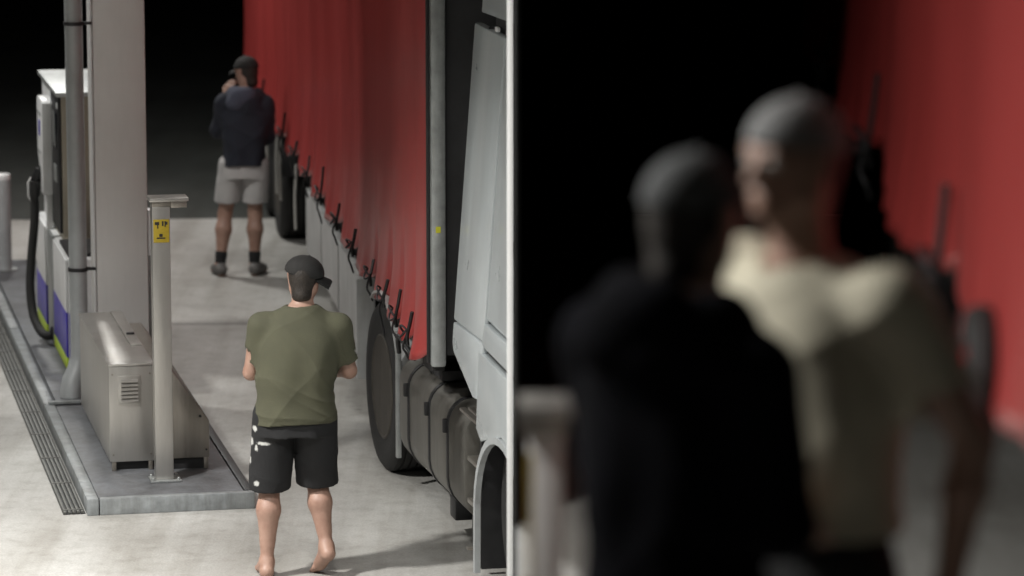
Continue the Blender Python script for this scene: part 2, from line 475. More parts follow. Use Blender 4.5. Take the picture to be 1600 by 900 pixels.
t = thing("sloped_cabinet", "brown-tinted steel cabinet with sloping side, right behind the label post", "cabinet", world_of(.5, .74) + (.1,), IY)
MB().prism([(0.004, .07), (.325, .07), (.325, .30), (.10, .62), (.004, .62)], 0, 1.7, lambda p, q, y: (p, y, q)).build("body", M_STEELD, t, .006)
box("gap_shade", M_BLACK, t, .02, .30, .03, 1.65, 0, .069, 0)  # same black fill for the shaded gap between the legs
box("corner_leg", M_STEELD, t, .29, .318, .004, .03, 0, .0695, .002)
MB().lathe([(.008, 0), (.008, .012)], (.27, -.012, .33), 'y', 12).build("lock", M_BLACK, t)
MB().lathe([(.006, 0), (.006, .006)], (.305, -.006, .12), 'y', 12).build("screw", M_BLACK, t)

# ---- label post
t = thing("label_post", "square stainless post with flat cap and yellow warning label beside the cabinet", "post", world_of(.51, .47) + (.1,), IY)
box("shaft", M_STEEL, t, -.052, .056, -.05, .05, .012, 1.675, .005)
box("base_plate", M_GALV, t, -.085, .10, -.08, .07, .0, .0115, .003)
for x in (-.07, .085):
    for y in (-.065, .055):
        MB().lathe([(.009, 0), (.009, .012), (.005, .016)], (x, y, .0115), 'z', 8).build("bolt", M_GALV, t)
box("cap", M_STEEL, t, -.07, .165, -.085, .085, 1.71, 1.73, .003)
box("cap_skirt", M_STEELD, t, .06, .155, -.07, .07, 1.67, 1.7095, .002)
box("cap_neck", M_STEELD, t, -.05, .0585, -.048, .048, 1.6755, 1.7095, .002)
lb = box("label_plate", M_YEL, t, -.045, .05, -.0535, -.0505, 1.46, 1.60, .001)
for (x0, x1, z0, z1) in [(-.036, -.010, 1.512, 1.530), (-.022, -.015, 1.490, 1.512), (.006, .016, 1.505, 1.534), (.022, .030, 1.500, 1.534),
                         (.030, .040, 1.512, 1.530), (-.026, .026, 1.428, 1.436), (-.010, .010, 1.440, 1.458)]:
    box("label_mark", M_BLACK, lb, x0, x1, -.0548, -.0536, z0 + .055, z1 + .055, 0)

# ---- fuel dispenser
t = thing("fuel_dispenser", "fuel pump with white, blue and lime panels and a black hose, behind the column", "fuel pump", world_of(0, 0) + (.122,), IY)
def dp(name, m, *a, **k): return box(name, m, t, *a, **k)
dp("base_cabinet", M_WHITE, .262, .74, 3.92, 4.9, 0.02, .80, bevel=.01)
dp("base_plinth", M_BLACK, .285, .72, 3.95, 6.2, 0, .0195, bevel=0)
pnl = dp("side_panel", M_WHITE, .248, .261, 3.925, 4.895, .42, .79, bevel=.006)
dp("side_panel", M_BLUE, .248, .261, 3.925, 4.895, .105, .418, bevel=.003)
dp("side_panel", M_LIME, .248, .261, 3.925, 4.895, .02, .103, bevel=.003)
dp("end_panel", M_WHITE, .268, .73, 3.908, 3.919, .42, .79, bevel=.003)
dp("end_panel", M_BLUE, .268, .73, 3.908, 3.919, .105, .418, bevel=.003)
dp("end_panel", M_LIME, .268, .73, 3.908, 3.919, .02, .103, bevel=.003)
dp("tray", M_BLACK, .27, .73, 3.95, 4.6, .802, .83, bevel=.006)
dp("tall_body", M_BEIGE, .305, .72, 4.66, 5.28, .802, 1.83, bevel=.006)
dp("display_face", M_BLACK, .285, .304, 4.665, 5.275, .86, 1.83, bevel=.004)
dp("display_screen", M_GLASS, .279, .2845, 4.75, 5.2, 1.45, 1.7, bevel=.002)
dp("status_lamp", M_WHITE, .279, .2845, 4.7, 4.76, 1.74, 1.78, bevel=.002)
dp("keypad", M_GALV, .277, .2845, 4.8, 5.0, 1.20, 1.32, bevel=.002)
dp("top_cap", M_GALV, .265, .74, 4.6, 6.1, 1.835, 1.865, bevel=.004)
dp("far_body", M_WHITE, .30, .72, 5.30, 6.15, .80, 1.83, bevel=.01)
# sculpted white nozzle board standing out on the left face
MB().prism([(5.22, 1.72), (5.22, 1.06), (5.40, 1.06), (5.47, 1.22), (5.62, 1.32), (5.62, 1.70), (5.58, 1.74), (5.26, 1.74)], .215, .297,
           lambda p, q, x: (x, p, q)).build("nozzle_board", M_WHITE, t, .012)
dp("price_window", M_BLUE, .2085, .2145, 5.36, 5.44, 1.47, 1.58, bevel=.002)
dp("board_seam", M_GALV, .2105, .2145, 5.30, 5.56, 1.62, 1.64, bevel=.001)
dp("board_seam", M_GALV, .2105, .2145, 5.34, 5.56, 1.34, 1.355, bevel=.001)
dp("board_stem", M_WHITE, .245, .297, 5.28, 5.36, .80, 1.058, bevel=.006)
dp("far_panel", M_WHITE, .235, .262, 5.36, 6.15, .38, .80, bevel=.006)
dp("far_panel", M_BLUE, .235, .262, 5.36, 6.15, .09, .378, bevel=.003)
dp("far_panel", M_LIME, .235, .262, 5.36, 6.15, .005, .088, bevel=.003)
dp("far_cabinet", M_WHITE, .265, .74, 5.0, 6.18, .02, .799, bevel=.008)
dp("corner_strip", M_GALV, .245, .2645, 4.93, 5.32, .02, .80, bevel=.003)
nz = MB()
nz.tube([(.17, 5.42, .98), (.168, 5.42, 1.06), (.18, 5.41, 1.15), (.215, 5.40, 1.22)], [.030, .034, .036, .038], 12)
nz.tube([(.215, 5.40, 1.22), (.26, 5.39, 1.27), (.285, 5.39, 1.28)], [.022, .018, .016], 10)
nozzle = nz.build("nozzle", M_BLACK, t, smooth=True)
MB().tube([(.152, 5.44, 1.16), (.128, 5.44, 1.12), (.13, 5.44, 1.02), (.155, 5.43, .98)], .009, 8).build("trigger_guard", M_WHITE, nozzle, smooth=True)
MB().tube([(.172, 5.40, 1.03), (.176, 5.39, 1.14)], .037, 12).build("splash_guard", M_BLACK, nozzle, smooth=True)
hz = []
for p in [(.17, 5.42, .99), (.165, 5.40, .85), (.135, 5.36, .6), (.115, 5.30, .38), (.125, 5.22, .20), (.155, 5.12, .11), (.19, 5.02, .075), (.24, 4.98, .08), (.262, 4.97, .13)]:
    hz.append(p)
def smooth_path(pts, n=8):
    out = []
    P = [Vector(p) for p in pts]
    P = [P[0] * 2 - P[1]] + P + [P[-1] * 2 - P[-2]]
    for i in range(1, len(P) - 2):
        for k in range(n):
            u = k / n
            a, b, c, d = P[i - 1], P[i], P[i + 1], P[i + 2]
            out.append(0.5 * ((2 * b) + (c - a) * u + (2 * a - 5 * b + 4 * c - d) * u * u + (3 * b - a - 3 * c + d) * u ** 3))
    out.append(P[-2])
    return out
MB().tube(smooth_path(hz), .032, 12).build("hose", M_RUB, t, smooth=True)
dp("nozzle_holster", M_BLACK, .264, .298, 5.34, 5.46, 1.2, 1.115 + .2, bevel=.006)

# ---- bollard at the far left
wx, wy = world_of(.15, 8.45)
t = thing("bollard", "round grey steel bollard with pale top at the island's far end", "bollard", (wx, wy, .122))
MB().lathe([(.075, 0), (.075, .74), (.072, .765), (.02, .766)], (0, 0, 0), 'z', 28).build("shaft", M_PIPE, t, smooth=True)
MB().lathe([(.0765, .735), (.0765, .765), (.073, .774), (.06, .779), (.02, .78)], (0, 0, 0), 'z', 28).build("cap", M_WHITE, t, smooth=True)
MB().lathe([(.12, 0), (.12, .012)], (0, 0, 0), 'z', 28).build("flange", M_GALV, t)

# ================================================================== truck wheels
def wheel(parent, cx, cy, cz, r, w, out=-1, name="wheel", rim=M_RIM, hub=True):
    """axle along local x; outer face towards x*out"""
    tyre = MB()
    prof = [(r * .60, -w * .46), (r * .78, -w * .5), (r * .93, -w * .49), (r * .985, -w * .42)]
    nb = 5
    for k in range(nb):
        x0 = -w * .40 + k * (w * .8 / nb)
        x1 = x0 + w * .8 / nb
        prof += [(r, x0 + .004), (r, x1 - .012), (r - .014, x1 - .010), (r - .014, x1 - .002)]
    prof += [(r * .985, w * .42), (r * .93, w * .49), (r * .78, w * .5), (r * .60, w * .46)]
    tyre.lathe(prof, (cx, cy, cz), 'x', 56)
    wo = tyre.build(name, M_RUB, parent, smooth=True)
    o = out
    rm = MB().lathe([(r * .62, o * w * .47), (r * .60, o * w * .49), (r * .57, o * w * .46), (r * .54, o * w * .30), (r * .34, o * w * .22), (r * .30, o * w * .26),
                     (r * .20, o * w * .27), (r * .19, o * w * .42), (r * .12, o * w * .46), (r * .03, o * w * .46)], (cx, cy, cz), 'x', 40)
    ro = rm.build("rim", rim, wo, smooth=True)
    nut = None
    for k in range(10):
        a = 2 * math.pi * k / 10
        MBn = MB().lathe([(.016, 0), (.016, o * .03), (.009, o * .036)], (cx + o * w * .25, cy + math.cos(a) * r * .26, cz + math.sin(a) * r * .26), 'x', 8)
        MBn.build("wheel_nut", M_STEEL, ro)
    return wo

# ================================================================== tractor unit
TR = (-0.24, 20.55, 0.0); TY = math.atan2(.23, .973)
t = thing("truck_tractor", "pale blue-grey truck cab with fuel tank, parked on the right of the island", "truck", TR, TY)
def lean(y, z, off=0.0):
    """cab side skin: leans inwards above the sill"""
    return (max(0.0, z - 1.25) * .072 + off, y, z)
def skin(name, poly, m=M_CAB, th=.05, off=0.0, bevel=.012):
    return MB().prism(poly, off, off + th, lambda p, q, x: lean(p, q, x)).build(name, m, t, bevel)
# main shell (behind the side skins)
MB().prism([(.08, 1.0), (-1.7, 1.0), (-1.75, 2.0), (-1.55, 3.06), (.02, 3.06)], .058, 2.36, lambda p, q, x: (x + (max(0, q - 1.25) * .072 if x < 1 else 0), p, q)).build("cab_shell", M_CHAS, t, .02)
up = skin("side_fairing", [(.415, 1.395), (-.325, 1.395), (-.325, 3.03), (.40, 3.045)], bevel=.016)
lo = skin("lower_fairing", [(.415, 1.385), (.415, 1.27), (.38, 1.22), (-.10, 1.055), (-.20, 1.06), (-.325, 1.385)], bevel=.014)
door = skin("door", [(-.345, 1.525), (-1.62, 1.47), (-1.62, 2.15), (-1.35, 3.03), (-.345, 3.03)], off=.004, bevel=.014)
MB().prism([(-1.08, 2.30), (-1.52, 2.26), (-1.3, 2.92), (-1.08, 2.92)], -.004, .003, lambda p, q, x: lean(p, q, x)).build("side_window", M_GLASS, door)
MB().prism([(-.80, 1.94), (-1.02, 1.94), (-1.02, 2.02), (-.80, 2.02)], -.018, .003, lambda p, q, x: lean(p, q, x)).build("handle", M_BLACK, door, .006)
skin("sill_panel", [(-.335, 1.50), (-.30, 1.405), (-.33, 1.375), (-1.6, 1.315), (-1.6, 1.455)], off=-.004, bevel=.01)
skin("sill_gap", [(-.335, 1.372), (-1.6, 1.312), (-1.6, 1.27), (-.26, 1.34)], M_BLACK, th=.03, off=.03, bevel=0)
skin("step_panel", [(-.225, 1.335), (-1.6, 1.265), (-1.6, .99), (-1.15, .93), (-.78, .968), (-.50, .90), (-.30, .85), (-.185, .90)], bevel=.012)
MB().prism([(.33, 3.15), (.36, 3.10), (-1.5, 3.12), (-1.6, 3.2), (-1.0, 3.95), (.30, 3.98)], .15, 2.26, lambda p, q, x: (x + (q - 3.1) * .05 * (1 if x < 1 else -1), p, q)).build("roof_fairing", M_CAB, t, .03)
box("roof_gap", M_BLACK, t, .17, 2.2, -1.6, .05, 3.062, 3.115, 0)
box("marker_lamp", M_WHITE, t, .128, .145, -.16, -.10, 3.045, 3.07, .004)
box("rear_wall", M_CHAS, t, .14, 2.3, .081, .11, 1.1, 3.05, .01)
box("right_side_panel", M_CAB, t, 2.362, 2.40, -1.6, .4, 1.0, 3.03, .02)
box("bumper", M_CAB, t, .1, 2.34, -1.85, -1.6, .35, 1.0, .05)
box("windscreen", M_GLASS, t, .25, 2.15, -1.76, -1.74, 1.9, 2.9, .01)
for x in (.75, 1.55):
    box("chassis_rail", M_CHAS, t, x, x + .1, -1.58, 4.1, .72, .98, .01)
# front wheel arch and wheel
arc = []
for k in range(19):
    a = R(-5 + k * 190 / 18)
    arc.append((math.cos(a), math.sin(a)))
ac = (-.78, .44)
poly = [(ac[0] + .615 * c, ac[1] + .52 * s) for c, s in arc] + [(ac[0] + .575 * c, ac[1] + .482 * s) for c, s in reversed(arc)]
poly = [(p, max(q, .12)) for p, q in poly]
MB().prism([(ac[0] + .615, .10)] + poly[:19] + poly[19:] + [(ac[0] + .575, .10)], -.01, .022, lambda p, q, x: (x, p, q)).build("wheel_arch", M_PIPE, t, .0)
inner = [(ac[0] + .552 * c, ac[1] + .452 * s) for c, s in arc]
box("arch_lining", M_BLACK, t, .03, .6, -.205, -.165, .12, .90, 0)
box("arch_lining", M_BLACK, t, .42, .46, -1.35, -.21, .2, .9, 0)
wheel(t, .26, -.78, .50, .50, .30)
MB().lathe([(.11, -.03), (.10, .03), (.06, .04)], (.12, -.78, .5), 'x', 20).build("hub_cap", M_CHAS, t, smooth=True)
wheel(t, 2.15, -.78, .50, .50, .30, out=1)
# steps
box("step_recess", M_BLACK, t, .16, .5, -.16, .42, .22, .87, .01)
for z in (.36, .60):
    box("step_tread", M_STEELD, t, .085, .158, -.10, .40, z, z + .025, .004)
for k in range(3):
    box("top_tread", M_STEELD, t, .05 + k * .05, .085 + k * .05, -.13, .44, .875, .892, .003)
box("amber_marker", mat("amber_lens", (.35, .17, .05), .4), t, .11, .135, -.075, -.045, .15, .30, .004)
box("step_foot", M_STEELD, t, .02, .10, .10, .14, .155, .17, .002)
# fuel tank: rounded D profile swept along the truck
prof = []
def rr(x0, x1, z0, z1, rads, n=7):
    out = []
    for (cx, cz, a0, r) in [(x0, z0, 180, rads[0]), (x1, z0, 270, rads[1]), (x1, z1, 0, rads[2]), (x0, z1, 90, rads[3])]:
        px = cx + (r if cx == x0 else -r); pz = cz + (r if cz == z0 else -r)
        for k in range(n):
            a = R(a0 + 90 * k / (n - 1))
            out.append((px + r * math.cos(a), pz + r * math.sin(a)))
    return out
tank = MB().prism(rr(.08, .72, .20, .86, (.20, .08, .08, .15)), .46, 2.26, lambda p, q, y: (p, y, q)).build("fuel_tank", M_TANK, t, .02)
for y in (.86, 1.36, 1.95):
    MB().prism(rr(.073, .727, .193, .867, (.205, .085, .085, .155)), y, y + .045, lambda p, q, yy: (p, yy, q)).build("tank_strap", M_BLACK, t, .002)
    box("strap_bolt", M_BLACK, t, .048, .078, y + .006, y + .038, .66, .74, .006)
MB().lathe([(.05, .0), (.05, .03), (.035, .04)], (.30, .62, .86), 'z', 18).build("filler_cap", M_BLACK, tank, smooth=True)
box("battery_box", M_CHAS, t, .14, .62, 1.32, 1.85, .868, .93, .012)
box("air_canister", M_BLACK, t, .16, .42, 1.55, 1.78, .931, 1.0, .03)
box("tank_hanger", M_BLACK, t, .16, .3, 1.05, 1.2, .10, .23, .01)
box("tank_hanger", M_BLACK, t, .16, .3, .5, .62, .08, .23, .01)
# drive wheels, mudguard
wheel(t, .26, 2.97, .53, .53, .30)
wheel(t, .60, 2.97, .53, .53, .28)
wheel(t, 2.1, 2.97, .53, .53, .30, out=1)
box("axle", M_CHAS, t, .4, 2.0, 2.9, 3.04, .46, .6, .02)
mg = MB()
pts = [(2.97 + .60 * math.cos(a), .53 + .585 * math.sin(a)) for a in [R(x) for x in range(-178, -359, -12)]]
pts = [(2.97 + .60 * math.cos(R(x)), .53 + .60 * math.sin(R(x))) for x in range(188, 60, -8)]
out_ = [(2.97 + .585 * math.cos(R(x)), .53 + .585 * math.sin(R(x))) for x in range(60, 189, 8)]
mg.prism(pts + out_, .10, .72, lambda p, q, x: (x, p, q)).build("mudguard", M_SKIRT, t, 0, smooth=True)
box("mud_flap", M_GALV, t, .085, .115, 2.36, 2.40, .20, .98, .004)
# air hoses between cab and trailer
for k in range(3):
    cpts = [(.55 + k * .12, .12, 1.45), (.53 + k * .12, .28, 1.15), (.52 + k * .12, .5, 1.08), (.55 + k * .12, .78, 1.3)]
    MB().tube(smooth_path(cpts, 6), .012, 8).build("air_hose", M_BLACK, t, smooth=True)
MB().tube(smooth_path([(.02, 1.96, .93), (.0, 1.9, 1.02), (-.02, 1.75, 1.06), (.05, 1.62, .95)], 6), .014, 8).build("cable", M_BLACK, t, smooth=True)

# ================================================================== curtain-sided trailer
def curtain_mesh(L, z0, z1, straps, amp=1.0, nz=26):
    ny = int(L / .06)
    V = []; Fc = []
    for i in range(ny + 1):
        y = L * i / ny
        ds = min(abs(y - s) for s in straps)
        prev = max([s for s in straps if s <= y], default=0); nxt = min([s for s in straps if s >= y], default=L)
        span = max(.2, nxt - prev); ph = (y - prev) / span
        sag = math.sin(math.pi * ph)
        for k in range(nz + 1):
            q = (k / nz) ** 1.25
            zb = z0 - .075 * sag * amp + .02 * math.exp(-(ds / .08) ** 2)
            z = zb + (z1 - zb) * q
            low = math.exp(-(z - z0) / .28)
            x = -.0018 * math.sin(y * 5.2 + 1.1 * math.sin(z * 1.3)) - .004 * math.sin(y * 2.1 + .5) - .05 * sag * low * amp + .014 * math.exp(-(ds / .06) ** 2) * math.exp(-(z - z0) / .5)
            x -= .006 * math.sin(y * 17 + z * 3.0) * low
            x += .008 * math.sin(math.pi * q) * math.sin(y * .9 + 1.0)
            V.append((x, y, z))
    for i in range(ny):
        for k in range(nz):
            a = i * (nz + 1) + k
            Fc.append((a, a + 1, a + nz + 2, a + nz + 1))
    return MB().add(V, Fc)

def trailer(t, L, straps, wheels, wx=.36, z0=1.12):
    curtain_mesh(L, z0, 3.92, straps).build("curtain", M_RED, t, smooth=True, solid=.006)
    box("body_core", M_CHAS, t, .05, 2.45, .03, L, 1.16, 3.9, 0)
    box("roof", M_GALV, t, .0, 2.5, -.02, L + .02, 3.925, 4.0, .02)
    for k in range(4):
        box("front_panel", M_CHAS, t, .10 + k * .575, .10 + k * .575 + .571, -.02, .028, 1.12, 3.92, .006)
    fp = box("front_pillar", M_GALV, t, .012, .098, -.07, .03, 1.06, 3.92, .02)
    box("pillar_sticker", mat("yellow_sticker", (.62, .60, .03), .5), fp, .038, .066, -.0725, -.0702, 1.83, 1.865, 0)
    box("pillar_seal", M_BLACK, t, -.006, .011, -.03, .02, 1.08, 3.92, .003)
    box("side_rail", M_CHAS, t, .03, .10, .03, L, 1.02, 1.158, .008)
    box("right_curtain", M_RED, t, 2.452, 2.47, 0.03, L, 1.12, 3.9, 0)
    for x in (.75, 1.6):
        box("chassis_beam", M_CHAS, t, x, x + .12, .5, L, .78, 1.15, .01)
    box("rear_door", M_GALV, t, .02, 2.48, L + .002, L + .06, 1.1, 3.92, .01)
    for y in straps[1:-1]:
        hgt = random.uniform(.10, .25); dy = random.uniform(-.05, .05); sw = random.uniform(.008, .013)
        pts = [(-.024, y + dy, z0 + hgt), (-.036, y + dy * .5, z0 + hgt * .5), (-.05, y, z0 + .0), (-.045, y + .01, z0 - .06)]
        st = MB().tube(smooth_path(pts, 4), sw, 8).build("strap", M_BLACK, t, smooth=True)
        tl = random.uniform(.08, .2); tw_ = random.uniform(-.10, .10)
        MB().tube(smooth_path([(-.05, y, z0 + .02), (-.075, y + tw_ * .5, z0 - .06), (-.06, y + tw_, z0 - .05 - tl * .5), (-.04, y + tw_ * .7, z0 - .05 - tl)], 4), [.007] * 12 + [.004], 7).build("strap_tail", M_BLACK, st, smooth=True)
        rr_ = random.uniform(.03, .055); tilt = random.uniform(-.6, .6)
        rg = [(-.06 - .03 * abs(math.sin(a)), y + rr_ * 1.5 * math.cos(a), z0 + .03 + rr_ * math.sin(a + tilt)) for a in [2 * math.pi * k / 14 for k in range(15)]]
        MB().tube(rg, .0065, 6, caps=False).build("buckle", M_CHAS, st, smooth=True)
    for y in wheels:
        wheel(t, wx, y, .50, .50, .36)
        wheel(t, 2.14, y, .50, .50, .36, out=1)
        box("axle", M_CHAS, t, .5, 2.0, y - .07, y + .07, .43, .57, .02)

ST = [0.0, .62, 1.25, 1.95, 2.75, 3.95, 5.1, 6.35, 7.5, 8.7, 9.9, 11.1, 12.3, 13.5, 15.2]
TL = (-0.475, 21.35, 0.0); TLY = math.atan(.138)
t = thing("trailer", "long red curtain-sided semi-trailer with black straps behind the pale cab", "trailer", TL, TLY)
trailer(t, 15.2, ST, (11.75, 13.05, 14.35), wx=.22)
sk = box("side_skirt", M_SKIRT, t, .03, .09, 4.32, 8.6, .36, .87, .01)
for k in range(3):
    box("skirt_rib", M_SKIRT, sk, .022, .0295, 4.4 + k * 1.4, 4.43 + k * 1.4, .38, .85, .003)
box("skirt_end", M_SKIRT, t, .0, .13, 4.20, 4.315, .18, .87, .012)
box("locker", M_BLACK, t, .12, .7, 4.5, 9.3, .5, 1.0, .01)
box("landing_leg", M_CHAS, t, .45, .60, 3.95, 4.10, .06, 1.1, .01)
box("landing_foot", M_CHAS, t, .38, .66, 3.87, 4.17, .006, .06, .01)
M_BAR = mat("bare_bar", (.55, .55, .52), .4, .4)
for (y, za, zb) in ((8.85, .50, 1.02), (10.35, .52, 1.10), (10.75, .52, 1.10), (11.9, .66, 1.12)):
    MB().tube([(-.03, y, za), (-.035, y, (za + zb) / 2), (-.02, y + .02, zb)], .012, 8).build("guard_bar", M_BAR, t, smooth=True)
MB().tube([(-.03, 10.33, 1.10), (-.03, 10.78, 1.10)], .012, 8).build("guard_bar", M_BAR, t, smooth=True)
for y in (11.75, 13.05):
    cpts = [(y + .60 * math.cos(R(x)), .5 + .60 * math.sin(R(x))) for x in range(10, 171, 10)] + [(y + .585 * math.cos(R(x)), .5 + .585 * math.sin(R(x))) for x in range(170, 9, -10)]
    MB().prism(cpts, .04, .40, lambda p, q, x: (x, p, q)).build("mudguard", M_BLACK, t, 0, smooth=True)

# second trailer, on the deck
t2 = thing("trailer", "red curtain-sided trailer at the right edge, behind the blurred pale-shirted man", "trailer", (1.085, 7.4, DZ), R(-1.25))
S2 = [0.0, 2.3, 4.8, 7.2, 9.5]
trailer(t2, 9.5, S2, (6.4, 7.7), z0=1.10)
bf = MB().lathe([(.17, -.02), (.175, -.05), (.16, -.075), (.10, -.08), (.09, -.06)], (-.02, 1.02, 1.07), 'x', 32).build("rubber_lamp_ring", M_RUB, t2, smooth=True)
MB().lathe([(.098, -.055), (.095, -.072), (.05, -.082), (.01, -.084)], (-.02, 1.02, 1.07), 'x', 28).build("red_lens", M_REDL, bf, smooth=True)

# second label post, on the deck
t = thing("label_post", "square post with flat pale cap beside the man in black, right of the white divider", "post", (0.066, 8.2, DZ + .004), 0)
box("shaft", M_COLP, t, -.03, .045, -.045, .045, .01, 1.0, .005)
box("base_plate", M_GALV, t, -.04, .07, -.07, .07, 0, .0095, .002)
box("cap", M_STEEL, t, -.05, .068, -.08, .08, 1.045, 1.07, .004)
box("cap_neck", M_STEELD, t, -.045, .055, -.06, .06, 1.002, 1.044, .003)
box("label_plate", M_YEL, t, -.031, -.022, -.049, -.0455, .6, .96, .001)

# ================================================================== people (smooth-union fields meshed by surface nets)
class Field:
    def __init__(s, lo, hi, h):
        s.lo = np.array(lo, np.float32); s.h = h
        n = [int(math.ceil((hi[i] - lo[i]) / h)) + 1 for i in range(3)]
        s.n = n
        s.F = np.full(n, 0.3, np.float32)
        s.ax = [s.lo[i] + h * np.arange(n[i], dtype=np.float32) for i in range(3)]
    def sl(s, lo, hi):
        r = []
        for i in range(3):
            a = max(0, int((lo[i] - s.lo[i]) / s.h)); b = min(s.n[i], int((hi[i] - s.lo[i]) / s.h) + 2)
            r.append(slice(a, max(a, b)))
        return tuple(r)
    def grid(s, sl):
        return np.meshgrid(s.ax[0][sl[0]], s.ax[1][sl[1]], s.ax[2][sl[2]], indexing='ij', sparse=True)
    def comb(s, sl, d, k, mode):
        A = s.F[sl]
        if A.size == 0: return
        if mode == 'add':
            if k > 0:
                hh = np.clip(.5 + .5 * (A - d) / k, 0, 1)
                s.F[sl] = A * (1 - hh) + d * hh - k * hh * (1 - hh)
            else: s.F[sl] = np.minimum(A, d)
        else:
            s.F[sl] = np.maximum(A, -d)
    def cap(s, a, b, ra, rb=None, k=.02, mode='add', flat=None):
        """tapered capsule; flat=(axis vector, factor): squashed along that axis"""
        rb = ra if rb is None else rb
        a = np.array(a, float); b = np.array(b, float); m = max(ra, rb) + max(k, .02) + .03
        sl = s.sl(np.minimum(a, b) - m, np.maximum(a, b) + m)
        X, Y, Z = s.grid(sl)
        ba = b - a; L = max(ba @ ba, 1e-9)
        px, py, pz = X - a[0], Y - a[1], Z - a[2]
        tt = np.clip((px * ba[0] + py * ba[1] + pz * ba[2]) / L, 0, 1)
        qx, qy, qz = px - tt * ba[0], py - tt * ba[1], pz - tt * ba[2]
        d2 = qx * qx + qy * qy + qz * qz
        if flat is not None:
            f = np.array(flat[0], float); f /= np.linalg.norm(f)
            w = qx * f[0] + qy * f[1] + qz * f[2]
            d2 = d2 + w * w * (1 / flat[1] ** 2 - 1)
        d = np.sqrt(d2) - (ra + (rb - ra) * tt)
        s.comb(sl, d.astype(np.float32), k, mode); return s
    def ell(s, c, r, k=.02, mode='add', rot=None):
        c = np.array(c, float); r = np.array(r, float); m = r.max() + max(k, .02) + .03
        sl = s.sl(c - m, c + m)
        X, Y, Z = s.grid(sl)
        X, Y, Z = X - c[0], Y - c[1], Z - c[2]
        if rot is not None:
            Mx = np.array(rot.transposed())
            X, Y, Z = (Mx[0, 0] * X + Mx[0, 1] * Y + Mx[0, 2] * Z, Mx[1, 0] * X + Mx[1, 1] * Y + Mx[1, 2] * Z, Mx[2, 0] * X + Mx[2, 1] * Y + Mx[2, 2] * Z)
        q = np.sqrt((X / r[0]) ** 2 + (Y / r[1]) ** 2 + (Z / r[2]) ** 2)
        d = (q - 1) * r.min()
        s.comb(sl, np.broadcast_to(d, s.F[sl].shape).astype(np.float32), k, mode); return s
    def loft(s, sec, k=.03, ex=2.3, grow=0.0, fold=None):
        """sec: (z, cx, cy, a, b) ascending"""
        S = np.array(sec, float)
        z0, z1 = S[0, 0], S[-1, 0]
        zs = np.linspace(z0, z1, 160); R_ = [zs]
        wd = max(3, int(.13 / ((z1 - z0) / 159))) | 1
        kr = np.hanning(wd + 2)[1:-1]; kr /= kr.sum()
        for i in range(1, 5):
            q = np.interp(zs, S[:, 0], S[:, i])
            R_.append(np.convolve(np.pad(q, wd // 2, mode='reflect', reflect_type='odd'), kr, 'valid'))
        S = np.stack(R_, 1)
        ma = S[:, 3:].max() + .1
        sl = s.sl((S[:, 1].min() - ma, S[:, 2].min() - ma, z0 - .06), (S[:, 1].max() + ma, S[:, 2].max() + ma, z1 + .06))
        X, Y, Z = s.grid(sl)
        zz = np.clip(Z, z0, z1)
        I = [np.interp(zz.ravel(), S[:, 0], S[:, i]).reshape(zz.shape) for i in range(1, 5)]
        a, b = I[2] + grow, I[3] + grow
        q = (np.abs((X - I[0]) / a) ** ex + np.abs((Y - I[1]) / b) ** ex) ** (1 / ex)
        d = (q - 1) * np.minimum(a, b)
        if fold is not None: d = d + fold(X, Y, Z)
        d = np.maximum(d, np.maximum(z0 - Z, Z - z1))
        s.comb(sl, np.broadcast_to(d, s.F[sl].shape).astype(np.float32), k, 'add'); return s
    def cut(s, p, n):
        """keep the side the normal points away from"""
        n = np.array(n, float); n /= np.linalg.norm(n)
        X, Y, Z = np.meshgrid(*s.ax, indexing='ij', sparse=True)
        d = (X - p[0]) * n[0] + (Y - p[1]) * n[1] + (Z - p[2]) * n[2]
        s.F = np.maximum(s.F, d.astype(np.float32)); return s
    def wrinkle(s, fn):
        X, Y, Z = np.meshgrid(*s.ax, indexing='ij', sparse=True)
        s.F = s.F + fn(X, Y, Z).astype(np.float32); return s
    def mesh(s, name, m, parent, loc=None):
        F = s.F; h = s.h
        n = np.array(F.shape)
        inside = F < 0
        c = np.zeros(n - 1, np.int8)
        for dx in (0, 1):
            for dy in (0, 1):
                for dz in (0, 1):
                    c += inside[dx:dx + n[0] - 1, dy:dy + n[1] - 1, dz:dz + n[2] - 1]
        act = (c > 0) & (c < 8)
        ids = np.full(act.shape, -1, np.int64)
        ijk = np.argwhere(act)
        ids[act] = np.arange(len(ijk))
        acc = np.zeros((len(ijk), 3)); cnt = np.zeros(len(ijk))
        corners = [(x, y, z) for x in (0, 1) for y in (0, 1) for z in (0, 1)]
        for a in corners:
            for ax in range(3):
                if a[ax]: continue
                b = list(a); b[ax] = 1
                fa = F[ijk[:, 0] + a[0], ijk[:, 1] + a[1], ijk[:, 2] + a[2]]
                fb = F[ijk[:, 0] + b[0], ijk[:, 1] + b[1], ijk[:, 2] + b[2]]
                msk = (fa < 0) != (fb < 0)
                tt = np.where(msk, fa / np.where(msk, fa - fb, 1), 0)
                pos = np.array(a, float)[None, :].repeat(len(ijk), 0)
                pos[:, ax] += tt
                acc[msk] += pos[msk]; cnt[msk] += 1
        P = (ijk + acc / np.maximum(cnt, 1)[:, None]) * h + s.lo
        faces = []
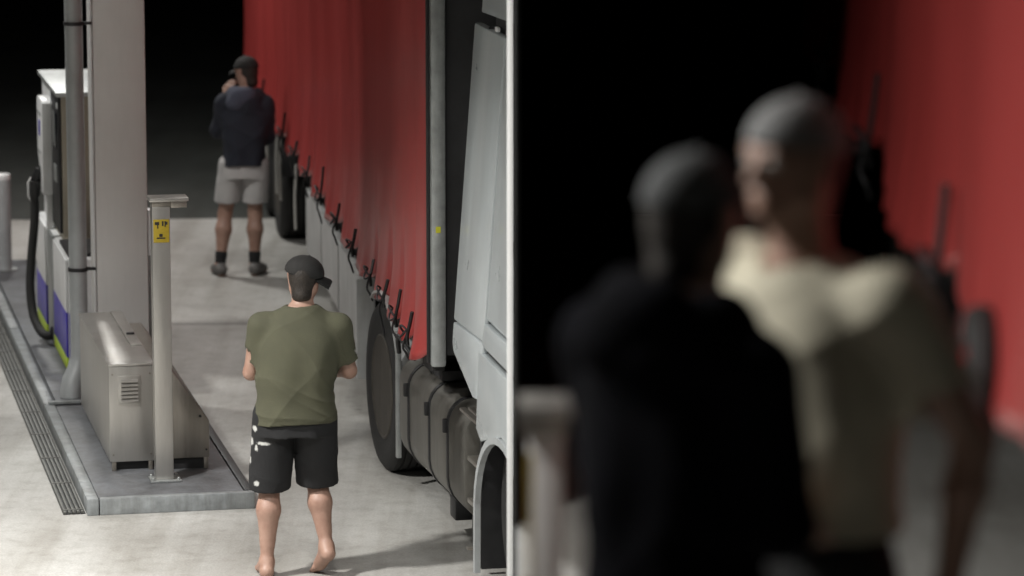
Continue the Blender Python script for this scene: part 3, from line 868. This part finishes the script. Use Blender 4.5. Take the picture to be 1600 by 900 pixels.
        for ax in range(3):
            u, v = (ax + 1) % 3, (ax + 2) % 3
            A = np.take(inside, range(0, n[ax] - 1), ax); B = np.take(inside, range(1, n[ax]), ax)
            e = np.argwhere(A != B)
            fl = A[e[:, 0], e[:, 1], e[:, 2]]
            ok = (e[:, u] > 0) & (e[:, v] > 0) & (e[:, u] < n[u] - 1) & (e[:, v] < n[v] - 1)
            e = e[ok]; fl = fl[ok]
            q = []
            for du, dv in ((-1, -1), (0, -1), (0, 0), (-1, 0)):
                k = e.copy(); k[:, u] += du; k[:, v] += dv
                q.append(ids[k[:, 0], k[:, 1], k[:, 2]])
            q = np.stack(q, 1)
            q[~fl] = q[~fl][:, ::-1]
            faces.append(q)
        Q = np.concatenate(faces)
        me = bpy.data.meshes.new(name)
        me.vertices.add(len(P)); me.vertices.foreach_set("co", P.astype(np.float32).ravel())
        me.loops.add(Q.size); me.loops.foreach_set("vertex_index", Q.astype(np.int32).ravel())
        me.polygons.add(len(Q)); me.polygons.foreach_set("loop_start", np.arange(0, Q.size, 4, dtype=np.int32))
        me.update(calc_edges=True); me.validate()
        me.shade_smooth()
        me.materials.append(m)
        o = bpy.data.objects.new(name, me); COL.objects.link(o); o.parent = parent
        return o

V = lambda *a: np.array(a, float)
def lerp(a, b, t): return np.array(a) * (1 - t) + np.array(b) * t

def head_parts(f, hc, rot, big=1.0):
    """skull, jaw, nose, lips, brow, ears around hc; rot turns the head; face looks along +y"""
    T = lambda x, y, z: hc + np.array(rot @ Vector((x * big, y * big, z * big)))
    f.ell(T(0, -.008, .035), (.076 * big, .096 * big, .092 * big), .02, rot=rot)
    f.cap(T(0, .02, -.01), T(0, .052, -.075), .064 * big, .036 * big, .03)
    f.cap(T(-.035, .0, -.04), T(.035, .0, -.04), .045 * big, .045 * big, .03)
    f.cap(T(0, .082, .022), T(0, .104, -.014), .010 * big, .015 * big, .012)
    f.cap(T(-.016, .096, -.016), T(.016, .096, -.016), .009 * big, None, .01)
    f.cap(T(-.02, .083, -.045), T(.02, .083, -.045), .008 * big, None, .008)
    f.cap(T(-.017, .080, -.058), T(.017, .080, -.058), .009 * big, None, .008)
    f.cap(T(-.04, .078, .036), T(.04, .078, .036), .012 * big, None, .015)
    for s_ in (-1, 1):
        f.cap(T(s_ * .078, -.012, .035), T(s_ * .076, -.006, -.012), .015 * big, .010 * big, .008)
        f.ell(T(s_ * .033, .092, .017), (.016 * big, .012 * big, .011 * big), .0, 'sub', rot=rot)
    return T

def hand(f, w, d, nrm, side, curl=.5):
    """palm from wrist w along d; nrm = back of hand normal; side +1: thumb on the +cross side"""
    d = d / np.linalg.norm(d); nrm = nrm - d * (nrm @ d); nrm /= np.linalg.norm(nrm)
    sd = np.cross(d, nrm) * side
    for o in (-.028, -.009, .010, .028):
        f.cap(w + sd * o * .6, w + d * .085 + sd * o, .015, .013, .012)
    L = [.068, .08, .075, .058]
    for o, l in zip((.030, .010, -.011, -.030), L):
        p = w + d * .088 + sd * o
        a = 0.25 * curl; q = d * math.cos(a) - nrm * math.sin(a)
        for k, fr in enumerate((.45, .32, .23)):
            p2 = p + q * l * fr
            f.cap(p, p2, .0095 - .0008 * k, .009 - .0008 * k, .004)
            a += .75 * curl; q = d * math.cos(a) - nrm * math.sin(a); p = p2
    p = w + d * .03 + sd * .03
    q = d * .65 + sd * .7 - nrm * .3; q /= np.linalg.norm(q)
    f.cap(p, p + q * .04, .014, .012, .01)
    p = p + q * .04; q = d * .9 + sd * .15 - nrm * .45; q /= np.linalg.norm(q)
    f.cap(p, p + q * .045, .0115, .009, .006)

def cap_mesh(t, hc, rot, m, h=.006, brim=True, big=1.0):
    f = Field(hc - .24, hc + .26, h)
    T = lambda x, y, z: hc + np.array(rot @ Vector((x * big, y * big, z * big)))
    f.ell(T(0, -.010, .045), (.091 * big, .112 * big, .099 * big), .01, rot=rot)
    f.cut(T(0, 0, .045), rot @ Vector((0, .10, -1)))
    if brim:
        g_ = Field(hc - .24, hc + .26, h)
        for k in range(-4, 5):
            a = k * .19
            g_.cap(T(.07 * math.sin(a) * 1.1, .072 * math.cos(a), .046 - .012 * (k / 4) ** 2), T(.098 * math.sin(a) * .85, .080 + .068 * math.cos(a * .8), .036 - .03 * (k / 4) ** 2), .0075, .006, .012)
        f.F = np.minimum(f.F, g_.F)
    f.cap(T(0, -.01, .140), T(0, -.01, .144), .009, None, .003)
    return f.mesh("cap", m, t)

def eyes(t, T, rot):
    for s_ in (-1, 1):
        c = T(s_ * .033, .078, .017)
        MB().lathe([(.002, -.013), (.008, -.010), (.0125, -.004), (.0125, .004), (.008, .010), (.002, .013)], tuple(c), 'z', 14).build("eye", M_EYEW, t, smooth=True)
        c = T(s_ * .033, .088, .017)
        MB().lathe([(.001, -.005), (.0045, -.002), (.0045, .002), (.001, .005)], tuple(c), 'z', 10).build("pupil", M_HAIR, t, smooth=True)

def folds(ax, az, amp, seed=0.0):
    """cloth relief: drapes hanging from the shoulders, creases bunched at the waist, diagonal pulls"""
    def fn(X, Y, Z):
        def rdg(q): return 1.0 - 2.0 * np.sqrt(np.abs(np.sin(q * .5)) + 1e-4)
        m = np.clip((1.42 - Z) / .35, .2, 1)
        w = np.exp(-((Z - 1.0) / .15) ** 2)
        wa = 1.3 * np.sin(6 * X + 4 * Z + seed) + .8 * np.sin(11 * Z - 7 * Y + seed * 2)
        d = m * .55 * np.sin(22 * X + wa * 2 + 6 * Y + seed * 3)
        d = d - w * .55 * rdg(30 * Z + 9 * X + wa * 2.2)
        d = d - .5 * rdg(15 * X + 20 * Z + wa * 1.7 + 5 * Y) * (.4 + .6 * m) - .4 * rdg(-21 * X + 14 * Z + wa * 1.3 + 8 * Y)
        return amp * d
    return fn

def person(t, J, top, top_m, bottom, bottom_m, girth=1.0, hood=False, sleeves='short', shoe_m=M_SHOE, socks=False, cap_m=M_CAPK, face=True, hem=.9, h=.0065, hair=True, brim=True):
    lo = V(-.75, -.6, -.03); hi = V(.75, .75, 1.98)
    sp = J['spine']                      # list (z,cx,cy)
    hc = V(*J['head']); rot = Euler(J['head_rot'], 'XYZ').to_matrix()
    f = Field(lo, hi, h)
    def torso(gr, aa):
        W = [(.84, .150, .112), (.92, .158, .118), (1.04, .150, .112), (1.18, .160, .118), (1.30, .172, .116), (1.40, .160, .098), (1.47, .10, .075), (1.51, .06, .06)]
        out = []
        for z, a, b in W:
            cx = np.interp(z, [q[0] for q in sp], [q[1] for q in sp]); cy = np.interp(z, [q[0] for q in sp], [q[2] for q in sp])
            gg = 1 + (girth - 1) * np.interp(z, [1.05, 1.5], [1.0, .3])
            out.append((z, cx, cy, a * gg * aa + gr, b * gg * aa + gr))
        return out
    f.loft(torso(0, .96), .03)
    neck0 = V(np.interp(1.45, [q[0] for q in sp], [q[1] for q in sp]), np.interp(1.45, [q[0] for q in sp], [q[2] for q in sp]), 1.43)
    f.cap(neck0, hc + V(0, -.01, -.03), .062, .056, .03)
    T = head_parts(f, hc, rot)
    for s_, nm in ((-1, 'l'), (1, 'r')):
        sh, el, wr = V(*J['sh_' + nm]), V(*J['el_' + nm]), V(*J['wr_' + nm])
        f.cap(neck0 + V(s_ * .04, 0, 0), sh, .05, .056, .03)
        f.cap(sh, el, .054 * (1 + .4 * (girth - 1)), .041, .03); f.cap(el, lerp(el, wr, .35), .042, .043, .02); f.cap(lerp(el, wr, .35), wr, .043, .028, .02)
        hand(f, wr, wr - el if 'hd_' + nm not in J else V(*J['hd_' + nm]), V(*J.get('hn_' + nm, (0, 0, 1))), J.get('hs_' + nm, s_), J.get('curl', .7))
        hp, kn, an, toe = V(*J['hip_' + nm]), V(*J['kn_' + nm]), V(*J['an_' + nm]), V(*J['toe_' + nm])
        f.cap(hp, kn, .088, .057, .03); f.cap(kn, lerp(kn, an, .30) + V(0, -.018, 0), .055, .066, .02); f.cap(lerp(kn, an, .30) + V(0, -.018, 0), lerp(kn, an, .75), .066, .041, .02); f.cap(lerp(kn, an, .7), an, .043, .034, .01); f.cap(kn + V(0, .02, .01), kn + V(0, .02, -.03), .042, .04, .02)
        heel = V(*J['heel_' + nm])
        f.cap(an, heel, .038, .036, .02); f.cap(heel, toe, .036, .03, .02); f.cap(an, lerp(heel, toe, .75), .036, .03, .03)
        tdir = (toe - heel) / np.linalg.norm(toe - heel); tsd = np.cross(tdir, V(0, 0, 1))
        for q_, r_, l_ in ((-.030, .010, .018), (-.014, .010, .024), (.002, .010, .028), (.017, .011, .032), (.032, .014, .034)):
            tp = toe + tsd * q_ * -s_ - V(0, 0, .012); f.cap(tp - tdir * .03, tp + tdir * l_, r_ + .003, r_, .006)
    body = f.mesh("body", M_SKIN, t)
    # ---- shirt / hoodie
    s = Field(lo, hi, h)
    tw = torso(.024, 1.0)
    low = [(hem - .04, tw[0][1], tw[0][2], tw[0][3] + .014, tw[0][4] + .014)] + [q for q in tw if q[0] > hem - .03]
    s.loft(low, .03)
    n0 = V(*neck0)
    for s_, nm in ((-1, 'l'), (1, 'r')):
        sh, el, wr = V(*J['sh_' + nm]), V(*J['el_' + nm]), V(*J['wr_' + nm])
        s.cap(n0 + V(s_ * .045, 0, .0), sh, .066, .064, .05)
    SL = Field(lo, hi, h)
    X, Y, Z = np.meshgrid(*s.ax, indexing='ij', sparse=True)
    for s_, nm in ((-1, 'l'), (1, 'r')):
        sh, el, wr = V(*J['sh_' + nm]), V(*J['el_' + nm]), V(*J['wr_' + nm])
        if sleeves == 'short':
            one = Field(lo, hi, h)
            one.cap(sh, lerp(sh, el, .95), .066 * (1 + .25 * (girth - 1)), .072, .05)
            ax = (el - sh) / np.linalg.norm(el - sh); c = lerp(sh, el, .74)
            d = (X - c[0]) * ax[0] + (Y - c[1]) * ax[1] + (Z - c[2]) * ax[2] + .006 * np.sin(X * 30 + Y * 22)
            one.F = np.maximum(one.F, d.astype(np.float32))
            one.cap(c - ax * .05, c + ax * .1, .056, .058, 0, 'sub')
            SL.F = np.minimum(SL.F, one.F)
        else:
            SL.cap(sh, el, .074, .066, .04); SL.cap(el, lerp(el, wr, .93), .066, .046, .03)
    kk = .05
    hh = np.clip(.5 + .5 * (s.F - SL.F) / kk, 0, 1)
    hh = np.where((s.F > .2) | (SL.F > .2), (SL.F < s.F).astype(np.float32), hh)
    s.F = (s.F * (1 - hh) + SL.F * hh - np.where((s.F > .2) | (SL.F > .2), 0, kk * hh * (1 - hh))).astype(np.float32)
    if hood:
        for k in range(9):
            a = math.pi * (1.0 + k / 8.0)
            p = n0 + V(.105 * math.cos(a), -.01 + .10 * math.sin(a), .045 + .02 * math.sin(a)); 
            s.ell(p, (.055, .052, .055), .03)
        s.ell(n0 + V(0, -.115, -.03), (.12, .055, .085), .04)
    s.wrinkle(folds(9.0, 24.0, .0095 if sleeves == 'short' else .009, J.get('seed', 0)))
    # hem and cuffs are cut clean and hollow
    X, Y, Z = np.meshgrid(*s.ax, indexing='ij', sparse=True)
    s.F = np.maximum(s.F, (hem - Z + .012 * np.sin(X * 9 + 1)).astype(np.float32))
    # neckline
    s.cap(n0 + V(0, .02, .072), n0 + V(0, .03, .2), .074 if not hood else .066, .12, 0, 'sub')
    sh_o = s.mesh(top, top_m, t)
    if hood:
        q = Field(n0 - .3, n0 + .3, h)
        for k in range(9):
            a = math.pi * (1.02 + k / 8.0 * .62)
            q.ell(n0 + V(.10 * math.cos(a) - .0, -.015 + .105 * math.sin(a), .055), (.05, .05, .055), .03)
        q.ell(n0 + V(-.06, -.125, -.01), (.10, .05, .07), .04)
        q.cap(n0 + V(0, .02, .05), n0 + V(0, .03, .2), .066, .12, 0, 'sub')
        q.mesh("hood", J.get('hood_m', M_HOOD), t)
    # ---- shorts
    b = Field(lo, V(.75, .75, 1.2), h)
    px0 = tw[0][1]; py0 = tw[0][2]
    b.loft([(.80, px0, py0, .158 * girth, .126 * girth), (.90, px0, py0, .152 * girth, .118 * girth), (1.03, px0, py0, .138 * girth, .105 * girth)], .03)
    kl = J['short_len']
    for s_, nm in ((-1, 'l'), (1, 'r')):
        hp, kn = V(*J['hip_' + nm]), V(*J['kn_' + nm])
        e = hp + (kn - hp) * kl
        b.cap(hp + V(s_ * .008, 0, 0), e, .106 * (1 + .5 * (girth - 1)), J.get('short_r', .108), .025)
    b.wrinkle(folds(8.0, 20.0, .004, 2.0 + J.get('seed', 0)))
    X, Y, Z = np.meshgrid(*b.ax, indexing='ij', sparse=True)
    for s_, nm in ((-1, 'l'), (1, 'r')):
        hp, kn = V(*J['hip_' + nm]), V(*J['kn_' + nm]); e = hp + (kn - hp) * kl
        zc = e[2]
        side = (X - px0) * s_
        reg = np.maximum(Z - zc - .012 * np.sin(14 * Y) , -side)
        b.F = np.maximum(b.F, -reg.astype(np.float32))
        ax = (kn - hp) / np.linalg.norm(kn - hp)
        b.cap(e - ax * .05, e + ax * .1, J.get('short_r', .108) - .02, None, 0, 'sub')
    b.mesh(bottom, bottom_m, t)
    # ---- feet
    for nm in ('l', 'r'):
        kn, an, toe, heel = V(*J['kn_' + nm]), V(*J['an_' + nm]), V(*J['toe_' + nm]), V(*J['heel_' + nm])
        mid = (heel + toe) / 2
        if shoe_m == M_SHOEK:
            continue
        q = Field(np.minimum(heel, toe) - .14, np.maximum(np.maximum(heel, toe), an) + .14, h)
        fd = (toe - heel) / np.linalg.norm(toe - heel)
        upv = V(0, 0, 1) - fd * fd[2]; upv /= np.linalg.norm(upv)
        q.cap(heel + upv * .012, heel + fd * .10 + upv * .02, .047, .046, .02); q.cap(heel + fd * .10 + upv * .01, toe + fd * .01, .048, .040, .02)
        q.cap(heel + upv * .02, an + (an - heel) * .1, .045, .044, .02)
        c = heel - upv * .036
        q.cut(c, -upv)
        q.mesh("shoe", shoe_m, t)
        if socks:
            q = Field(an - .2, an + .3, h)
            q.cap(an, lerp(an, kn, .22), .043, .050, .01)
            q.mesh("sock", M_SOCK, t)
    if hair:
        q = Field(hc - .2, hc + .2, h)
        q.ell(T(0, -.014, .03), (.082, .099, .092), .01, rot=rot)
        q.cap(T(0, -.035, -.02), T(0, -.04, -.075), .064, .056, .02)
        q.cut(T(0, .012, 0), rot @ Vector((0, 1, .15)))
        q.cut(T(0, 0, -.10), rot @ Vector((0, .25, -1)))
        q.mesh("hair", M_HAIR, t)
    cap_mesh(t, hc, Euler(J.get('cap_rot', J['head_rot']), 'XYZ').to_matrix(), cap_m, brim=brim)
    if face: eyes(t, T, rot)
    return body

# ---- near man, walking away, olive tee
t = thing("person", "person in olive tee, black printed shorts and dark cap walking away, nearest", "person", (-1.20, 20.70, .004), R(2))
person(t, dict(spine=[(.84, .0, 0), (1.1, .015, .0), (1.3, .03, .02), (1.5, .045, .05)], head=(.06, .10, 1.635), head_rot=(R(-12), 0, R(-12)), cap_rot=(R(-16), R(10), R(-84)),
               sh_l=(-.175, .03, 1.40), el_l=(-.235, .07, 1.13), wr_l=(-.05, .27, 1.12), hn_l=(0, .3, 1),
               sh_r=(.25, .03, 1.395), el_r=(.305, .10, 1.13), wr_r=(.12, .29, 1.13), hn_r=(0, .3, 1),
               hip_l=(-.10, 0, .90), kn_l=(-.138, .02, .50), an_l=(-.155, -.05, .085), heel_l=(-.155, -.085, .04), toe_l=(-.185, .10, .034),
               hip_r=(.11, 0, .90), kn_r=(.125, .07, .51), an_r=(.175, -.05, .17), heel_r=(.185, -.085, .14), toe_r=(.125, .055, .036),
               short_len=1.02, short_r=.118, seed=.7),
       "tee_shirt", M_OLIVE, "shorts", M_PRINT, girth=1.33, shoe_m=M_SHOEK, cap_m=M_CAPK, hem=.868)

# ---- far man by the trailer, navy hoodie
t = thing("person", "person in navy hoodie and light grey shorts standing by the red trailer", "person", (-2.235, 30.92, .004), R(4))
person(t, dict(spine=[(.84, .055, 0), (1.1, .065, .0), (1.3, .07, .02), (1.5, .075, .05)], head=(.085, .085, 1.64), head_rot=(R(-10), 0, R(48)),
               sh_l=(-.095, .03, 1.41), el_l=(-.15, .14, 1.17), wr_l=(-.085, .15, 1.45), hn_l=(-.5, -.6, .2), hd_l=(.45, .1, 1),
               sh_r=(.235, .03, 1.40), el_r=(.255, .08, 1.13), wr_r=(.16, .26, 1.10), hn_r=(0, .3, 1),
               hip_l=(-.035, 0, .90), kn_l=(-.10, .04, .50), an_l=(-.145, -.03, .085), heel_l=(-.135, -.065, .04), toe_l=(-.185, .11, .036),
               hip_r=(.145, 0, .90), kn_r=(.145, .02, .50), an_r=(.135, -.03, .085), heel_r=(.135, -.065, .04), toe_r=(.20, .11, .036),
               short_len=.74, short_r=.108, seed=2.2),
       "hoodie", M_NAVY, "shorts", M_GSHORT, girth=1.08, hood=True, sleeves='long', shoe_m=M_SHOE, socks=True, cap_m=M_CAPK, hem=.90)

# ---- close pair on the deck
t = thing("person", "blurred person in black hoodie and dark cap seen from behind, close up", "person", (.305, 7.0, DZ + .004), R(-40))
person(t, dict(spine=[(.84, .0, 0), (1.1, .0, .0), (1.3, .0, .01), (1.5, .0, .03)], head=(-.015, .07, 1.62), head_rot=(R(-8), 0, R(0)),
               sh_l=(-.19, .0, 1.40), el_l=(-.215, .08, 1.16), wr_l=(-.08, .25, 1.10), hn_l=(0, .3, 1),
               sh_r=(.185, .0, 1.38), el_r=(.225, .03, 1.10), wr_r=(.10, .24, 1.05), hn_r=(0, .3, 1),
               hip_l=(-.09, 0, .90), kn_l=(-.11, .02, .50), an_l=(-.13, -.03, .085), heel_l=(-.13, -.065, .04), toe_l=(-.16, .11, .036),
               hip_r=(.09, 0, .90), kn_r=(.11, .02, .50), an_r=(.13, -.03, .085), heel_r=(.13, -.065, .04), toe_r=(.17, .11, .036),
               short_len=.74, short_r=.108, seed=1.1, hood_m=M_BLKH),
       "hoodie", M_BLKH, "shorts", M_GSHORT, girth=1.06, hood=True, sleeves='long', shoe_m=M_SHOE, socks=True, cap_m=M_CAPD, hem=.86)

t = thing("person", "blurred person in pale tee and grey cap facing the hooded one, close up", "person", (.585, 7.42, DZ + .004), R(124))
person(t, dict(spine=[(.84, .0, 0), (1.1, .0, .0), (1.3, .0, .0), (1.5, .0, .02)], head=(.0, .05, 1.685), head_rot=(R(3), 0, R(4)),
               sh_l=(-.225, -.02, 1.45), el_l=(-.285, -.18, 1.17), wr_l=(-.28, -.13, .90), hn_l=(-1, 0, 0), hs_l=1,
               sh_r=(.21, .0, 1.45), el_r=(.26, .02, 1.16), wr_r=(.12, .22, 1.05), hn_r=(0, .3, 1),
               hip_l=(-.10, 0, .90), kn_l=(-.12, .02, .50), an_l=(-.14, -.03, .085), heel_l=(-.14, -.065, .04), toe_l=(-.17, .11, .036),
               hip_r=(.10, 0, .90), kn_r=(.12, .02, .50), an_r=(.14, -.03, .085), heel_r=(.14, -.065, .04), toe_r=(.17, .11, .036),
               short_len=1.0, short_r=.115, seed=1.9, curl=.5),
       "tee_shirt", M_PALE, "shorts", M_PRINT, girth=1.22, shoe_m=M_SHOEK, cap_m=M_CAPG, hem=.985, brim=False)
